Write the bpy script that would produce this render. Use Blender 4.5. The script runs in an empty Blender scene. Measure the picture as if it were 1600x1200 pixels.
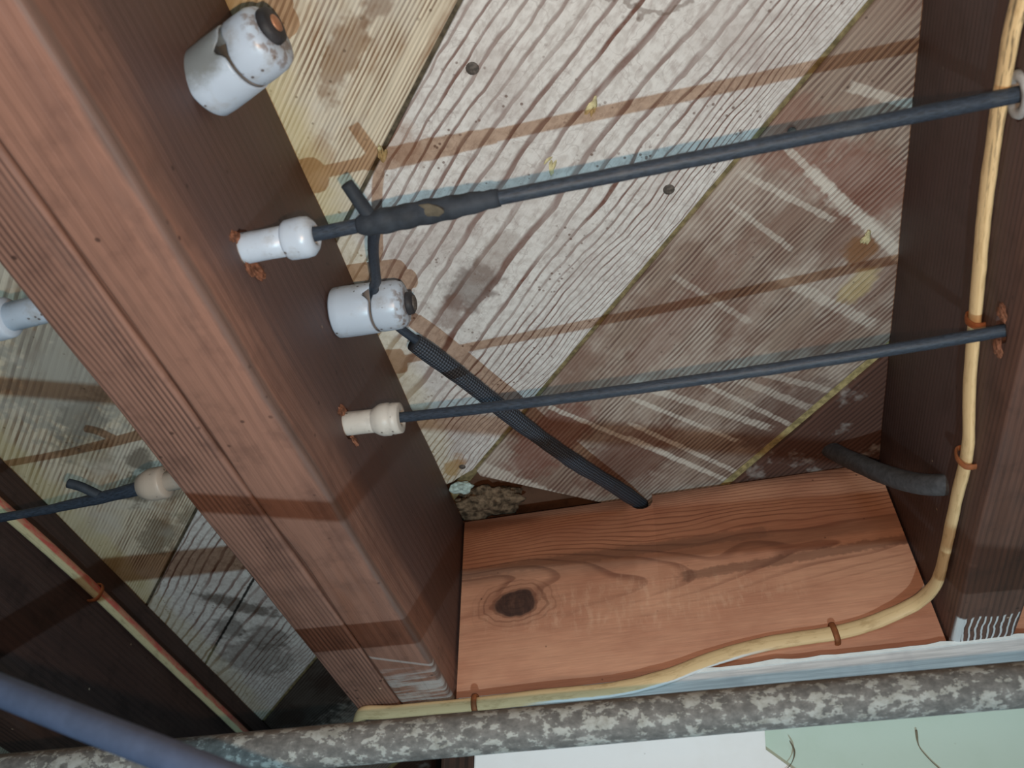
import bpy, bmesh, math, random
from mathutils import Vector, Matrix, noise
random.seed(7)
SC = bpy.context.scene
COL = SC.collection

# ------------------------------------------------------------------ camera, world, lights, exposure
cam_d = bpy.data.cameras.new('camera')
cam_d.sensor_width = 36.0
cam_d.lens = 36.0 * 1352.6 / 1600.0
cam_d.clip_start = 0.01
cam_d.dof.use_dof = True
cam_d.dof.focus_distance = 0.62
cam_d.dof.aperture_fstop = 12.5
cam = bpy.data.objects.new('camera', cam_d)
COL.objects.link(cam)
RI = Vector((0.973618, 0.228183, -0.000189))
DN = Vector((-0.162654, 0.693432, -0.701923))
FW = Vector((-0.160036, 0.683436, 0.712253))
cam.matrix_world = Matrix(((RI.x, -DN.x, -FW.x, 0.1935), (RI.y, -DN.y, -FW.y, -0.6273),
                           (RI.z, -DN.z, -FW.z, -0.4850), (0, 0, 0, 1)))
SC.camera = cam

world = bpy.data.worlds.new('world')
SC.world = world
world.use_nodes = True
wb = world.node_tree.nodes['Background']
wb.inputs[0].default_value = (0.80, 0.92, 1.0, 1)
wb.inputs[1].default_value = 0.012

def lamp(name, loc, power, color, radius):
    d = bpy.data.lights.new(name, 'POINT')
    d.energy = power
    d.color = color
    d.shadow_soft_size = radius
    o = bpy.data.objects.new(name, d)
    o.location = loc
    COL.objects.link(o)
    return o
lamp('phone_flash', (0.20, -0.615, -0.499), 5.9, (1.0, 0.66, 0.43), 0.0025)
lamp('hand_lamp', (0.20, -0.583, -0.82), 15.0, (0.58, 0.86, 1.0), 0.004)
# cool fill added behind the camera to brighten the wall and blocking board
wd = bpy.data.lights.new('rear_fill', 'AREA')
wd.shape = 'RECTANGLE'
wd.size, wd.size_y = 1.3, 0.6
wd.energy = 10.0
wd.color = (0.68, 0.89, 1.0)
wo = bpy.data.objects.new('rear_fill', wd)
wo.matrix_world = Matrix.Translation((0.2, -2.6, -0.55)) @ Matrix.Rotation(math.radians(90), 4, 'X')
COL.objects.link(wo)

SC.view_settings.view_transform = 'Standard'
SC.view_settings.look = 'None'
SC.view_settings.gamma = 1.0
SC.view_settings.use_curve_mapping = False
SC.view_settings.exposure = 0.0
SC.cycles.max_bounces = 5
SC.cycles.diffuse_bounces = 3
SC.cycles.glossy_bounces = 2

# ------------------------------------------------------------------ node helper
def srgb(r, g, b):
    f = lambda c: (c / 255 / 12.92) if c / 255 <= 0.04045 else ((c / 255 + 0.055) / 1.055) ** 2.4
    return (f(r), f(g), f(b), 1.0)

class G:
    """tiny wrapper that writes shader maths as function calls"""
    def __init__(s, name):
        s.mat = bpy.data.materials.new(name)
        s.mat.use_nodes = True
        s.nt = s.mat.node_tree
        s.bsdf = s.nt.nodes['Principled BSDF']
        s.tc = s.nt.nodes.new('ShaderNodeTexCoord')
        s.obj = s.tc.outputs['Object']
        s.uv = s.tc.outputs['UV']
        sx = s.nt.nodes.new('ShaderNodeSeparateXYZ')
        s.nt.links.new(s.obj, sx.inputs[0])
        s.x, s.y, s.z = sx.outputs
        s.memo = {}
    def put(s, sock, v):
        if isinstance(v, bpy.types.NodeSocket):
            s.nt.links.new(v, sock)
        else:
            sock.default_value = v
    def m(s, op, a, b=None, c=None, clamp=False):
        n = s.nt.nodes.new('ShaderNodeMath')
        n.operation = op
        n.use_clamp = clamp
        s.put(n.inputs[0], a)
        if b is not None: s.put(n.inputs[1], b)
        if c is not None: s.put(n.inputs[2], c)
        return n.outputs[0]
    def add(s, a, b): return s.m('ADD', a, b)
    def sub(s, a, b): return s.m('SUBTRACT', a, b)
    def mul(s, a, b): return s.m('MULTIPLY', a, b)
    def mad(s, a, b, c): return s.m('MULTIPLY_ADD', a, b, c)
    def vec(s, x, y, z):
        n = s.nt.nodes.new('ShaderNodeCombineXYZ')
        s.put(n.inputs[0], x); s.put(n.inputs[1], y); s.put(n.inputs[2], z)
        return n.outputs[0]
    def scl(s, v, k):
        n = s.nt.nodes.new('ShaderNodeVectorMath')
        n.operation = 'MULTIPLY'
        s.put(n.inputs[0], v)
        n.inputs[1].default_value = k
        return n.outputs[0]
    def noise(s, v, scale=1.0, detail=3.0, rough=0.55, dist=0.0):
        key = ('n', v.as_pointer(), scale, detail, rough, dist)
        if key not in s.memo: s.memo[key] = s.noise_(v, scale, detail, rough, dist)
        return s.memo[key]
    def noise_(s, v, scale, detail, rough, dist):
        n = s.nt.nodes.new('ShaderNodeTexNoise')
        s.put(n.inputs['Vector'], v)
        n.inputs['Scale'].default_value = scale
        n.inputs['Detail'].default_value = detail
        n.inputs['Roughness'].default_value = rough
        n.inputs['Distortion'].default_value = dist
        return n.outputs['Fac']
    def voro(s, v, scale=1.0):
        key = ('v', v.as_pointer(), scale)
        if key not in s.memo: s.memo[key] = s.voro_(v, scale)
        return s.memo[key]
    def voro_(s, v, scale):
        n = s.nt.nodes.new('ShaderNodeTexVoronoi')
        s.put(n.inputs['Vector'], v)
        n.inputs['Scale'].default_value = scale
        return n.outputs['Distance']
    def sm(s, a, lo, hi):
        """smooth step from lo to hi (may fall)"""
        n = s.nt.nodes.new('ShaderNodeMapRange')
        n.interpolation_type = 'SMOOTHSTEP'
        s.put(n.inputs[0], a)
        if lo <= hi:
            n.inputs[1].default_value, n.inputs[2].default_value = lo, hi
            n.inputs[3].default_value, n.inputs[4].default_value = 0, 1
        else:
            n.inputs[1].default_value, n.inputs[2].default_value = hi, lo
            n.inputs[3].default_value, n.inputs[4].default_value = 1, 0
        return n.outputs[0]
    def mix(s, f, a, b, mode='MIX'):
        n = s.nt.nodes.new('ShaderNodeMix')
        n.data_type = 'RGBA'
        n.blend_type = mode
        s.put(n.inputs[0], f); s.put(n.inputs[6], a); s.put(n.inputs[7], b)
        return n.outputs[2]
    def bump(s, h, strength=0.4, dist=0.001, prev=None):
        n = s.nt.nodes.new('ShaderNodeBump')
        n.inputs['Strength'].default_value = strength
        n.inputs['Distance'].default_value = dist
        s.put(n.inputs['Height'], h)
        if prev is not None: s.put(n.inputs['Normal'], prev)
        return n.outputs[0]
    def blob(s, cx, cy, rx, ry, wob=0.5, a=None, b=None, ang=0.0):
        """soft irregular patch at (cx, cy) of the two local coordinates a, b"""
        a = s.x if a is None else a
        b = s.y if b is None else b
        da, db = s.sub(a, cx), s.sub(b, cy)
        if ang:
            c, n = math.cos(ang), math.sin(ang)
            da, db = s.add(s.mul(da, c), s.mul(db, n)), s.sub(s.mul(db, c), s.mul(da, n))
        d = s.m('SQRT', s.add(s.m('POWER', s.m('ABSOLUTE', s.mul(da, 1 / rx)), 2.0), s.m('POWER', s.m('ABSOLUTE', s.mul(db, 1 / ry)), 2.0)))
        nz = s.noise(s.obj, 90.0, 2.0, 0.6)
        return s.sm(s.mad(s.sub(nz, 0.5), -2 * wob, d), 1.05, 0.55)
    def streak(s, p, q, w, a=None, b=None):
        a = s.x if a is None else a
        b = s.y if b is None else b
        dx, dy = q[0] - p[0], q[1] - p[1]
        L = math.hypot(dx, dy); dx /= L; dy /= L
        pa, pb = s.sub(a, p[0]), s.sub(b, p[1])
        t = s.add(s.mul(pa, dx), s.mul(pb, dy))
        o = s.m('ABSOLUTE', s.sub(s.mul(pb, dx), s.mul(pa, dy)))
        e = s.m('MAXIMUM', s.mul(t, -1.0), s.sub(t, L))
        d = s.m('MAXIMUM', s.mul(o, 1 / w), s.mul(e, 1 / (4 * w)))
        nz = s.noise(s.obj, 160.0, 2.0, 0.6)
        return s.sm(s.mad(s.sub(nz, 0.5), -1.3, d), 1.1, 0.6)
    def out(s, col, rough=0.7, normal=None, spec=0.3, metal=0.0):
        s.put(s.bsdf.inputs['Base Color'], col)
        s.put(s.bsdf.inputs['Roughness'], rough)
        s.bsdf.inputs['Specular IOR Level'].default_value = spec
        s.bsdf.inputs['Metallic'].default_value = metal
        if normal is not None: s.put(s.bsdf.inputs['Normal'], normal)
        return s.mat

def flat(name, rgb, rough=0.6, spec=0.3, metal=0.0, var=0.25, scale=120.0, bump=0.25):
    g = G(name)
    n = g.noise(g.obj, scale, 4.0, 0.6)
    c = srgb(*rgb)
    d = tuple(v * (1 - var) for v in c[:3]) + (1,)
    e = tuple(min(1, v * (1 + var)) for v in c[:3]) + (1,)
    return g.out(g.mix(g.sm(n, 0.3, 0.7), d, e), rough, g.bump(n, bump, 0.0006), spec, metal)

# ------------------------------------------------------------------ wood materials
def wood_base(g, light, dark, freq, curv=0.0, k=0.0, v0=0.0, warp=0.01, wscale=(3, 14), lw=0.45, lmix=0.9, cy=1.0, cz=1.0, v=None, fib=0.35, brk=0.5, law=None):
    """flat-sawn grain: rings phase = freq*v + curv*(v-v0)^2 + k*x ; returns colour, height"""
    if v is None:
        v = g.add(g.mul(g.y, cy), g.mul(g.z, cz))
    w = g.noise(g.vec(g.mul(g.x, wscale[0]), g.mul(v, wscale[1]), 0.3), 1.0, 2.0, 0.5)
    w2 = g.noise(g.vec(g.mul(g.x, wscale[0] * 9), g.mul(v, wscale[1] * 5), 2.3), 1.0, 2.0, 0.5)
    vv = g.add(g.mad(g.sub(w, 0.5), warp, v), g.mul(g.sub(w2, 0.5), warp * 0.16))
    ph = g.mul(vv, freq)
    if curv:
        dv = g.sub(vv, v0)
        ph = g.add(ph, g.mul(g.mul(dv, dv), curv))
    if law:     # flat-sawn heart at v0: rings tighten by law[0] below it and law[1] above it
        dv = g.sub(vv, v0)
        lo_, hi_ = g.m('MINIMUM', dv, 0.0), g.m('MAXIMUM', dv, 0.0)
        ph = g.add(ph, g.sub(g.mul(g.mul(hi_, hi_), law[1]), g.mul(g.mul(lo_, lo_), law[0])))
    if k:
        ph = g.add(ph, g.mul(g.x, k))
    fr = g.m('FRACT', ph)
    up = g.sm(fr, 1 - lw, 1 - lw * 0.6)
    dn = g.sm(fr, 0.995, 0.95)
    line = g.mul(up, dn)
    br = g.noise(g.vec(g.mul(g.x, 12), g.mul(v, 60), 5.1), 1.0, 3.0, 0.6)
    line = g.mul(line, g.mad(g.sm(br, 0.3, 0.7), brk, 1.0 - brk))
    f = g.noise(g.vec(g.mul(g.x, 22), g.mul(g.y, 900), g.mul(g.z, 900)), 1.0, 2.0, 0.6)
    col = g.mix(g.mul(line, lmix), light, dark)
    sh = g.mad(g.sub(f, 0.5), fib * 2, 1.0)
    col = g.mix(1.0, col, g.vec(sh, sh, sh), 'MULTIPLY')
    return col, line, f, v

CA, SA = math.cos(math.radians(43)), math.sin(math.radians(43))   # across-plank direction in the ceiling
def tu(x, y):
    """ceiling point -> (along the board, across the boards)"""
    return SA * x - CA * y, CA * x + SA * y

def specks(g, col, amount=0.8, scale=150.0, dark=(0.05, 0.035, 0.03, 1), thr=0.16):
    d = g.voro(g.obj, scale)
    on = g.sm(g.noise(g.obj, 33.0, 2.0), 0.52, 0.62)
    return g.mix(g.mul(g.mul(g.sm(d, thr, thr * 0.5), on), amount), col, dark)

def worldx(g, uc):
    return g.add(g.mul(g.x, SA), g.mul(g.add(g.y, uc), CA))

def edge_yellow(g, col, uc, strength=0.75):
    """straw-coloured margin that the wood keeps along the joists"""
    wx = worldx(g, uc)
    nz = g.mul(g.sub(g.noise(g.obj, 45.0, 3.0), 0.5), 0.03)
    a = g.m('ABSOLUTE', wx)
    b = g.m('ABSOLUTE', g.sub(wx, 0.372))
    c = g.m('ABSOLUTE', g.add(wx, 0.355))
    d = g.m('MINIMUM', g.m('MINIMUM', a, g.add(b, 0.008)), c)
    f = g.sm(g.add(d, nz), 0.026, 0.004)
    return g.mix(g.mul(f, strength), col, srgb(190, 174, 122))

def mat_plank_white(uc):
    g = G('painted_plank_wood')
    v = g.y
    col, line, f, v = wood_base(g, srgb(210, 206, 201), srgb(104, 68, 57), 46.0, 0.0, -3.0, 0.016, 0.030, (4.2, 13), 0.31, 0.98, v=v, fib=0.10, brk=0.60, law=(420.0, 1750.0))
    # bare centre of the board, thin crazing lines, soot patch, scorch marks
    iso = g.noise(g.obj, 38.0, 3.0, 0.6, 0.4)
    craze = g.mul(g.sm(g.m('ABSOLUTE', g.sub(iso, 0.5)), 0.010, 0.003), 0.22)
    col = g.mix(craze, col, srgb(110, 92, 84))
    big = g.noise(g.obj, 11.0, 3.0, 0.6)
    col = g.mix(g.mul(g.sm(big, 0.48, 0.68), 0.42), col, srgb(158, 142, 136))
    fine = g.noise(g.obj, 170.0, 3.0, 0.6)
    col = g.mix(g.mul(g.sm(fine, 0.40, 0.66), 0.32), col, srgb(148, 136, 128))
    fine2 = g.noise(g.vec(g.mul(g.x, 60), g.mul(g.y, 230), 1.0), 1.0, 3.0, 0.65)
    col = g.mix(g.mul(g.sm(fine2, 0.5, 0.7), 0.35), col, srgb(128, 104, 98))
    for (x, y, rx, ry, am, c) in [(0.078, -0.262, .030, .020, .62, (92, 74, 66)), (0.058, -0.243, .020, .014, .55, (112, 84, 72)),
                                  (0.10, -0.285, .030, .012, .4, (120, 98, 86)), (0.06, -0.385, .018, .03, .35, (140, 100, 70)),
                                  (-0.27, 0.09, .016, .05, .75, (70, 56, 45)), (-0.30, 0.13, .03, .02, .6, (60, 48, 40)), (-0.27, 0.16, .03, .03, .55, (76, 62, 54)),
                                  (-0.30, 0.20, .05, .05, .5, (80, 68, 60)), (0.012, -0.075, .02, .009, .8, (150, 108, 60))]:
        t, u = tu(x, y)
        col = g.mix(g.mul(g.blob(t, u - uc, rx, ry, 0.7), am), col, srgb(*c))
    # water mark with a dark rim
    t, u = tu(0.236, -0.46)
    d = g.m('SQRT', g.add(g.m('POWER', g.mul(g.sub(g.x, t), 1.0), 2.0), g.m('POWER', g.mul(g.sub(g.y, u - uc), 1.0), 2.0)))
    d = g.mad(g.sub(g.noise(g.obj, 55.0, 3.0), 0.5), 0.03, d)
    col = g.mix(g.mul(g.sm(g.m('ABSOLUTE', g.sub(d, 0.036)), 0.0022, 0.0008), 0.55), col, srgb(98, 78, 66))
    col = specks(g, col, 0.75, 190.0, srgb(92, 66, 54), 0.24)
    col = specks(g, col, 0.6, 90.0, srgb(104, 74, 60), 0.13)
    # a drying crack in the far bay
    t0, u0 = tu(-0.234, 0.048)
    t1, u1 = tu(-0.37, 0.206)
    ck = g.streak((t1, u1 - uc), (t0 + .02, u0 - uc), 0.0016)
    col = g.mix(g.mul(ck, 0.95), col, (0.008, 0.006, 0.005, 1))
    col = edge_yellow(g, col, uc, 0.3)
    h = g.add(g.mul(line, -1.0), g.mul(fine, 0.5))
    return g.out(col, 0.85, g.bump(h, 0.45, 0.0009), 0.15)

def mat_plank_straw(uc):
    g = G('straw_plank_wood')
    col, line, f, v = wood_base(g, srgb(204, 192, 170), srgb(110, 82, 60), 330.0, 800.0, -8.0, 0.03, 0.008, (3, 9), 0.6, 0.9, v=g.y, fib=0.40, brk=0.8)
    big = g.noise(g.vec(g.mul(g.x, 9), g.mul(g.y, 32), 0.0), 1.0, 4.0, 0.65)
    col = g.mix(g.mul(g.sm(big, 0.50, 0.66), 0.6), col, srgb(132, 96, 64))
    big2 = g.noise(g.obj, 13.0, 3.0, 0.6)
    col = g.mix(g.mul(g.sm(big2, 0.48, 0.62), 0.55), col, srgb(198, 192, 180))
    for (x, y, rx, ry, am, c) in [(0.05, -0.44, .035, .012, .6, (120, 86, 56)), (0.085, -0.47, .03, .008, .55, (110, 80, 58)), (0.012, -0.385, .02, .012, .4, (140, 100, 62)),
                                  (-0.27, -0.11, .03, .018, .7, (74, 62, 44)), (-0.25, -0.145, .018, .014, .65, (66, 52, 38)), (-0.24, -0.06, .02, .02, .4, (88, 76, 56)),
                                  (-0.29, -0.04, .04, .02, .5, (86, 74, 58)), (-0.29, -0.17, .03, .03, .35, (110, 98, 72)), (-0.24, -0.1, .02, .01, .5, (80, 62, 46)), (-0.25, -0.25, .10, .06, .6, (140, 140, 134)), (-0.27, -0.2, .05, .02, .4, (96, 92, 84))]:
        t, u = tu(x, y)
        col = g.mix(g.mul(g.blob(t, u - uc, rx, ry, 0.8), am), col, srgb(*c))
    col = specks(g, col, 0.7, 150.0, srgb(80, 60, 45), 0.2)
    col = edge_yellow(g, col, uc, 0.45)
    h = g.add(g.mul(line, -1.0), g.mul(f, 0.6))
    return g.out(col, 0.85, g.bump(h, 0.3, 0.0007), 0.15)

STREAKS = [((.191, -.130), (.269, -.071), .0042, .75), ((.180, -.118), (.247, -.058), .0026, .8), ((.176, -.087), (.246, -.016), .0028, .85),
           ((.174, -.069), (.236, -.007), .0030, .9), ((.230, -.128), (.292, -.068), .0028, .65), ((.253, -.129), (.304, -.087), .0040, .5),
           ((.266, -.134), (.318, -.103), .0035, .45), ((.225, -.232), (.263, -.190), .0030, .35), ((.304, -.209), (.345, -.172), .0050, .5),
           ((.298, -.322), (.321, -.290), .0028, .65), ((.321, -.290), (.371, -.223), .0048, .75), ((.276, -.305), (.320, -.267), .0026, .55),
           ((.266, -.283), (.295, -.249), .0024, .5), ((.345, -.349), (.370, -.335), .0036, .6), ((.115, -.122), (.223, -.019), .0028, .8),
           ((.039, -.064), (.100, -.002), .0085, .75), ((.336, -.268), (.356, -.246), .006, .45)]

def mat_plank_brown(uc):
    g = G('brown_plank_wood')
    col, line, f, v = wood_base(g, srgb(152, 134, 120), srgb(88, 64, 57), 275.0, 0, -3.0, 0.0, 0.016, (4, 14), 0.6, 0.9, v=g.y, fib=0.30, brk=0.7)
    big = g.noise(g.vec(g.mul(g.x, 9), g.mul(g.y, 14), 3.0), 1.0, 3.0, 0.6)
    col = g.mix(g.mul(g.sm(big, 0.42, 0.66), 0.5), col, srgb(116, 82, 70))
    # worn lime wash left on the ridges of the grain
    wash = g.noise(g.vec(g.mul(g.x, 13), g.mul(g.y, 16), 7.0), 1.0, 4.0, 0.65)
    m = g.mul(g.sm(wash, 0.42, 0.62), g.mad(line, -0.65, 0.75))
    col = g.mix(m, col, srgb(188, 176, 164))
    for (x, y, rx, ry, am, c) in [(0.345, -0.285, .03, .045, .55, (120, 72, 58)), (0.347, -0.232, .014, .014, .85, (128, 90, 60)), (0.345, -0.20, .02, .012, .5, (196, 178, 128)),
                                  (0.30, -0.335, .004, .004, .8, (60, 40, 40)), (0.10, -0.09, .07, .03, .6, (118, 70, 58)), (0.16, -0.05, .06, .04, .6, (104, 66, 54)), (0.30, -0.07, .06, .05, .65, (88, 62, 54)), (0.22, -0.20, .10, .02, .35, (120, 84, 72)), (0.30, -0.33, .03, .05, .5, (128, 86, 72)),  # blobs near the block: reddish board tone, deepened in place of light falloff
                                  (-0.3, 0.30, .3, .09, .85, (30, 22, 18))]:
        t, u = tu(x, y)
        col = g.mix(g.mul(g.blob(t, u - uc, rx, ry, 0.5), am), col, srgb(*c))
    for p, q, w, am in STREAKS:
        a, b = tu(*p), tu(*q)
        sm_ = g.mul(g.streak((a[0], a[1] - uc), (b[0], b[1] - uc), w), am)
        sm_ = g.mul(sm_, g.mad(line, -0.75, 1.0))
        col = g.mix(sm_, col, srgb(205, 198, 186))
    col = specks(g, col, 0.5, 150.0, srgb(40, 26, 22), 0.16)
    h = g.add(g.mul(line, -1.0), g.mul(f, 0.5))
    return g.out(col, 0.8, g.bump(h, 0.5, 0.0010), 0.18)

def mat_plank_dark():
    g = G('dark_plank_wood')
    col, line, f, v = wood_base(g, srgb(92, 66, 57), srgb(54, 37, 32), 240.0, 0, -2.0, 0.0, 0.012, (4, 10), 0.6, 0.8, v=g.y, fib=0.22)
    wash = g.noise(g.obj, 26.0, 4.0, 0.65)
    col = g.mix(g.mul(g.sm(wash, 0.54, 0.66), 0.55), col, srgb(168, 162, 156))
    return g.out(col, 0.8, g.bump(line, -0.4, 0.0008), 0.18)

def mat_joist(name, light, dark, freq, dirt=0.5, streak=(120, 70, 45), side=0.0, paint=0, rough=0.62, fib=0.2, lmix=0.7, brk=0.6, dx=0.0, arris=0.0):
    """timber running along local x; side: soot on the upright faces"""
    g = G(name)
    col, line, f, v = wood_base(g, srgb(*light), srgb(*dark), freq, 0, -1.0, 0.0, 0.01, (2, 12), 0.55, lmix, 1.0, 0.83, fib=fib, brk=brk)
    big = g.noise(g.vec(g.mul(g.x, 5), g.mul(g.y, 40), g.mul(g.z, 40)), 1.0, 4.0, 0.6)
    col = g.mix(g.mul(g.sm(big, 0.45, 0.7), dirt), col, srgb(*dark))
    big2 = g.noise(g.vec(g.mul(g.x, 4), g.mul(g.y, 26), g.add(g.mul(g.z, 26), 9.0)), 1.0, 3.0, 0.6)
    col = g.mix(g.mul(g.sm(big2, 0.55, 0.72), 0.45), col, srgb(*streak))
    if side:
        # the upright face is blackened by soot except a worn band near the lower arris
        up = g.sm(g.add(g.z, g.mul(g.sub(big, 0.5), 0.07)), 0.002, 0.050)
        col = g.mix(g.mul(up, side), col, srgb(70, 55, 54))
    mott = g.noise(g.obj, 38.0, 4.0, 0.65)
    col = g.mix(g.mul(g.sm(mott, 0.48, 0.70), 0.42), col, srgb(*dark))
    grime = g.noise(g.scl(g.obj, (9.0, 30.0, 30.0)), 1.0, 4.0, 0.65)
    col = g.mix(g.mul(g.sm(grime, 0.52, 0.70), 0.35), col, srgb(74, 60, 56))
    if arris:   # grime along the handled lower arris
        ar = g.sm(g.add(g.m('ABSOLUTE', g.sub(g.y, arris)), g.add(g.m('ABSOLUTE', g.sub(g.z, 0.002)), g.mul(g.sub(mott, 0.5), 0.006))), 0.0062, 0.0025)
        col = g.mix(g.mul(ar, 0.6), col, srgb(84, 74, 70))
    sp = g.voro(g.obj, 95.0)
    on = g.sm(g.noise(g.obj, 24.0, 2.0), 0.50, 0.62)
    col = g.mix(g.mul(g.mul(g.sm(sp, 0.16, 0.07), on), 0.75), col, srgb(48, 32, 28))
    sp2 = g.voro(g.obj, 60.0)
    on2 = g.sm(g.noise(g.obj, 41.0, 2.0), 0.62, 0.66)
    col = g.mix(g.mul(g.mul(g.sm(sp2, 0.09, 0.04), on2), 0.8), col, srgb(190, 165, 140))
    below = g.sm(g.z, 0.006, 0.003)
    if paint == 1:      # smeared grey-white paint near the end of the underside
        n = g.noise(g.vec(g.mul(g.x, 190), g.mul(g.y, 22), 0.0), 1.0, 4.0, 0.65)
        e = g.sm(g.add(g.x, g.mul(g.sub(n, 0.5), 0.05)), dx - 0.066, dx - 0.036)
        m = g.mul(g.mul(e, g.sm(n, 0.38, 0.58)), below)
        col = g.mix(g.mul(m, 0.8), col, srgb(176, 172, 168))
        m = g.mul(g.sm(g.m('ABSOLUTE', g.sub(g.add(g.x, g.mul(g.y, 0.55)), dx - 0.074)), 0.0022, 0.0010), below)
        col = g.mix(g.mul(m, 0.5), col, srgb(180, 176, 172))
    if paint == 2:      # brush-bristle marks where the white wall paint was cut in
        w = g.noise(g.vec(g.mul(g.x, 60), g.mul(g.y, 60), 0.0), 1.0, 2.0)
        st = g.m('SINE', g.add(g.mul(g.y, 1500.0), g.mul(w, 7.0)))
        e = g.sm(g.add(g.x, g.mul(g.sub(w, 0.5), 0.012)), dx - 0.0385, dx - 0.0365)
        e2 = g.sm(g.add(g.x, g.mul(g.sub(w, 0.5), 0.01)), dx - 0.004, dx - 0.002)
        side_l = g.sm(g.m('ABSOLUTE', g.sub(g.y, 0.0185)), 0.003, 0.002)
        m = g.mul(g.mul(g.m('MAXIMUM', g.m('MAXIMUM', g.sm(st, 0.45, 0.7), e2), side_l), e), below)
        col = g.mix(g.mul(m, 0.92), col, srgb(205, 208, 210))
    h = g.add(g.mul(line, -0.8), g.mul(f, 0.7))
    return g.out(col, rough, g.bump(h, 0.35, 0.0007), 0.3)

def mat_block():
    """flat-sawn blocking board: long axis x, face in x-z, big dead knot low on the left"""
    g = G('orange_fir_wood')
    kx, kz = 0.0493 - 0.185, 0.080        # knot centre in local coordinates (z up from lower edge)
    dx = g.mul(g.sub(g.x, kx), 0.66)
    dz = g.sub(g.z, kz)
    nz = g.mul(g.sub(g.noise(g.obj, 45.0, 2.0), 0.5), 0.013)
    r2 = g.add(g.add(g.mul(dx, dx), g.mul(dz, dz)), 0.000004)
    r = g.add(g.m('SQRT', r2), nz)
    a2 = 0.021 ** 2
    flow = g.sub(1.0, g.m('DIVIDE', a2, g.m('MAXIMUM', r2, a2)))
    lowf = g.noise(g.vec(g.mul(g.x, 6), g.mul(g.z, 14), 0.0), 1.0, 2.0, 0.5)
    zz = g.add(g.mul(dz, flow), g.mul(g.sub(lowf, 0.5), 0.020))
    zz2 = g.sub(g.sub(zz, 0.010), g.mul(g.x, 0.05))
    ph = g.add(g.mul(g.mul(zz2, zz2), 2700.0), g.add(g.mul(g.x, 15.0), g.mul(lowf, 5.0)))
    fr = g.m('FRACT', ph)
    line = g.mul(g.sm(fr, 0.60, 0.88), g.sm(fr, 1.0, 0.94))
    up = g.sm(g.add(g.z, g.mul(g.sub(lowf, 0.5), 0.04)), 0.055, 0.095)
    br = g.noise(g.vec(g.mul(g.x, 10), 0.0, g.mul(g.z, 60)), 1.0, 3.0, 0.6)
    line = g.mul(line, g.mul(g.mad(up, 0.94, 0.06), g.mad(g.sm(br, 0.25, 0.7), 0.55, 0.45)))
    fib = g.noise(g.vec(g.mul(g.x, 26), g.mul(g.y, 600), g.mul(g.z, 600)), 1.0, 2.0, 0.6)
    soft = g.noise(g.vec(g.mul(g.x, 10), 0.0, g.mul(g.z, 22)), 1.0, 4.0, 0.6)
    col = g.mix(g.sm(soft, 0.3, 0.75), srgb(196, 142, 112), srgb(170, 114, 88))
    col = g.mix(g.mul(line, 0.75), col, srgb(112, 66, 50))
    # weather-greyed band above the middle, saw fuzz below it, dark top margin
    zb = g.add(g.z, g.mul(g.sub(soft, 0.5), 0.03))
    band = g.sm(g.m('ABSOLUTE', g.sub(zb, 0.112)), 0.013, 0.004)
    col = g.mix(g.mul(band, 0.38), col, srgb(105, 80, 66))
    fuzz = g.noise(g.vec(g.mul(g.x, 170), 0.0, g.mul(g.z, 60)), 1.0, 3.0, 0.65)
    fz = g.mul(g.sm(fuzz, 0.45, 0.7), g.blob(-0.03, 0.068, 0.15, 0.028, 0.5, g.x, g.z))
    col = g.mix(g.mul(fz, 0.5), col, srgb(206, 160, 130))
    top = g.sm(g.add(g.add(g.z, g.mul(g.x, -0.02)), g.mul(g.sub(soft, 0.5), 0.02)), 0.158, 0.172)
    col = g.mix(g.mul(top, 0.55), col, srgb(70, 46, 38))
    sm2 = g.streak((0.02, 0.086), (0.19, 0.094), 0.005, g.x, g.z)
    col = g.mix(g.mul(sm2, 0.5), col, srgb(84, 54, 42))
    sm3 = g.streak((-0.18, 0.115), (0.06, 0.118), 0.006, g.x, g.z)
    col = g.mix(g.mul(sm3, 0.35), col, srgb(92, 70, 60))
    # the knot and the rings around it
    ring = g.m('SINE', g.mul(r, 1500.0))
    halo = g.mul(g.sm(r, 0.030, 0.016), g.mad(g.sm(ring, 0.2, 0.9), 0.35, 0.2))
    col = g.mix(halo, col, srgb(98, 54, 38))
    col = g.mix(g.mul(g.sm(r, 0.0142, 0.0112), 0.93), col, g.mix(g.sm(fuzz, 0.4, 0.75), srgb(50, 33, 29), srgb(84, 56, 46)))
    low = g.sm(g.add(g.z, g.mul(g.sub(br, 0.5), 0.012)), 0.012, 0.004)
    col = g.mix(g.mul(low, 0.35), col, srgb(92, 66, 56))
    col = specks(g, col, 0.7, 90.0, srgb(70, 40, 30), 0.10)
    sh = g.mad(g.sub(fib, 0.5), 0.5, 1.0)
    col = g.mix(1.0, col, g.vec(sh, sh, sh), 'MULTIPLY')
    return g.out(col, 0.55, g.bump(g.add(g.mul(line, -0.6), g.mul(fib, 0.8)), 0.3, 0.0006), 0.32)

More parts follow.
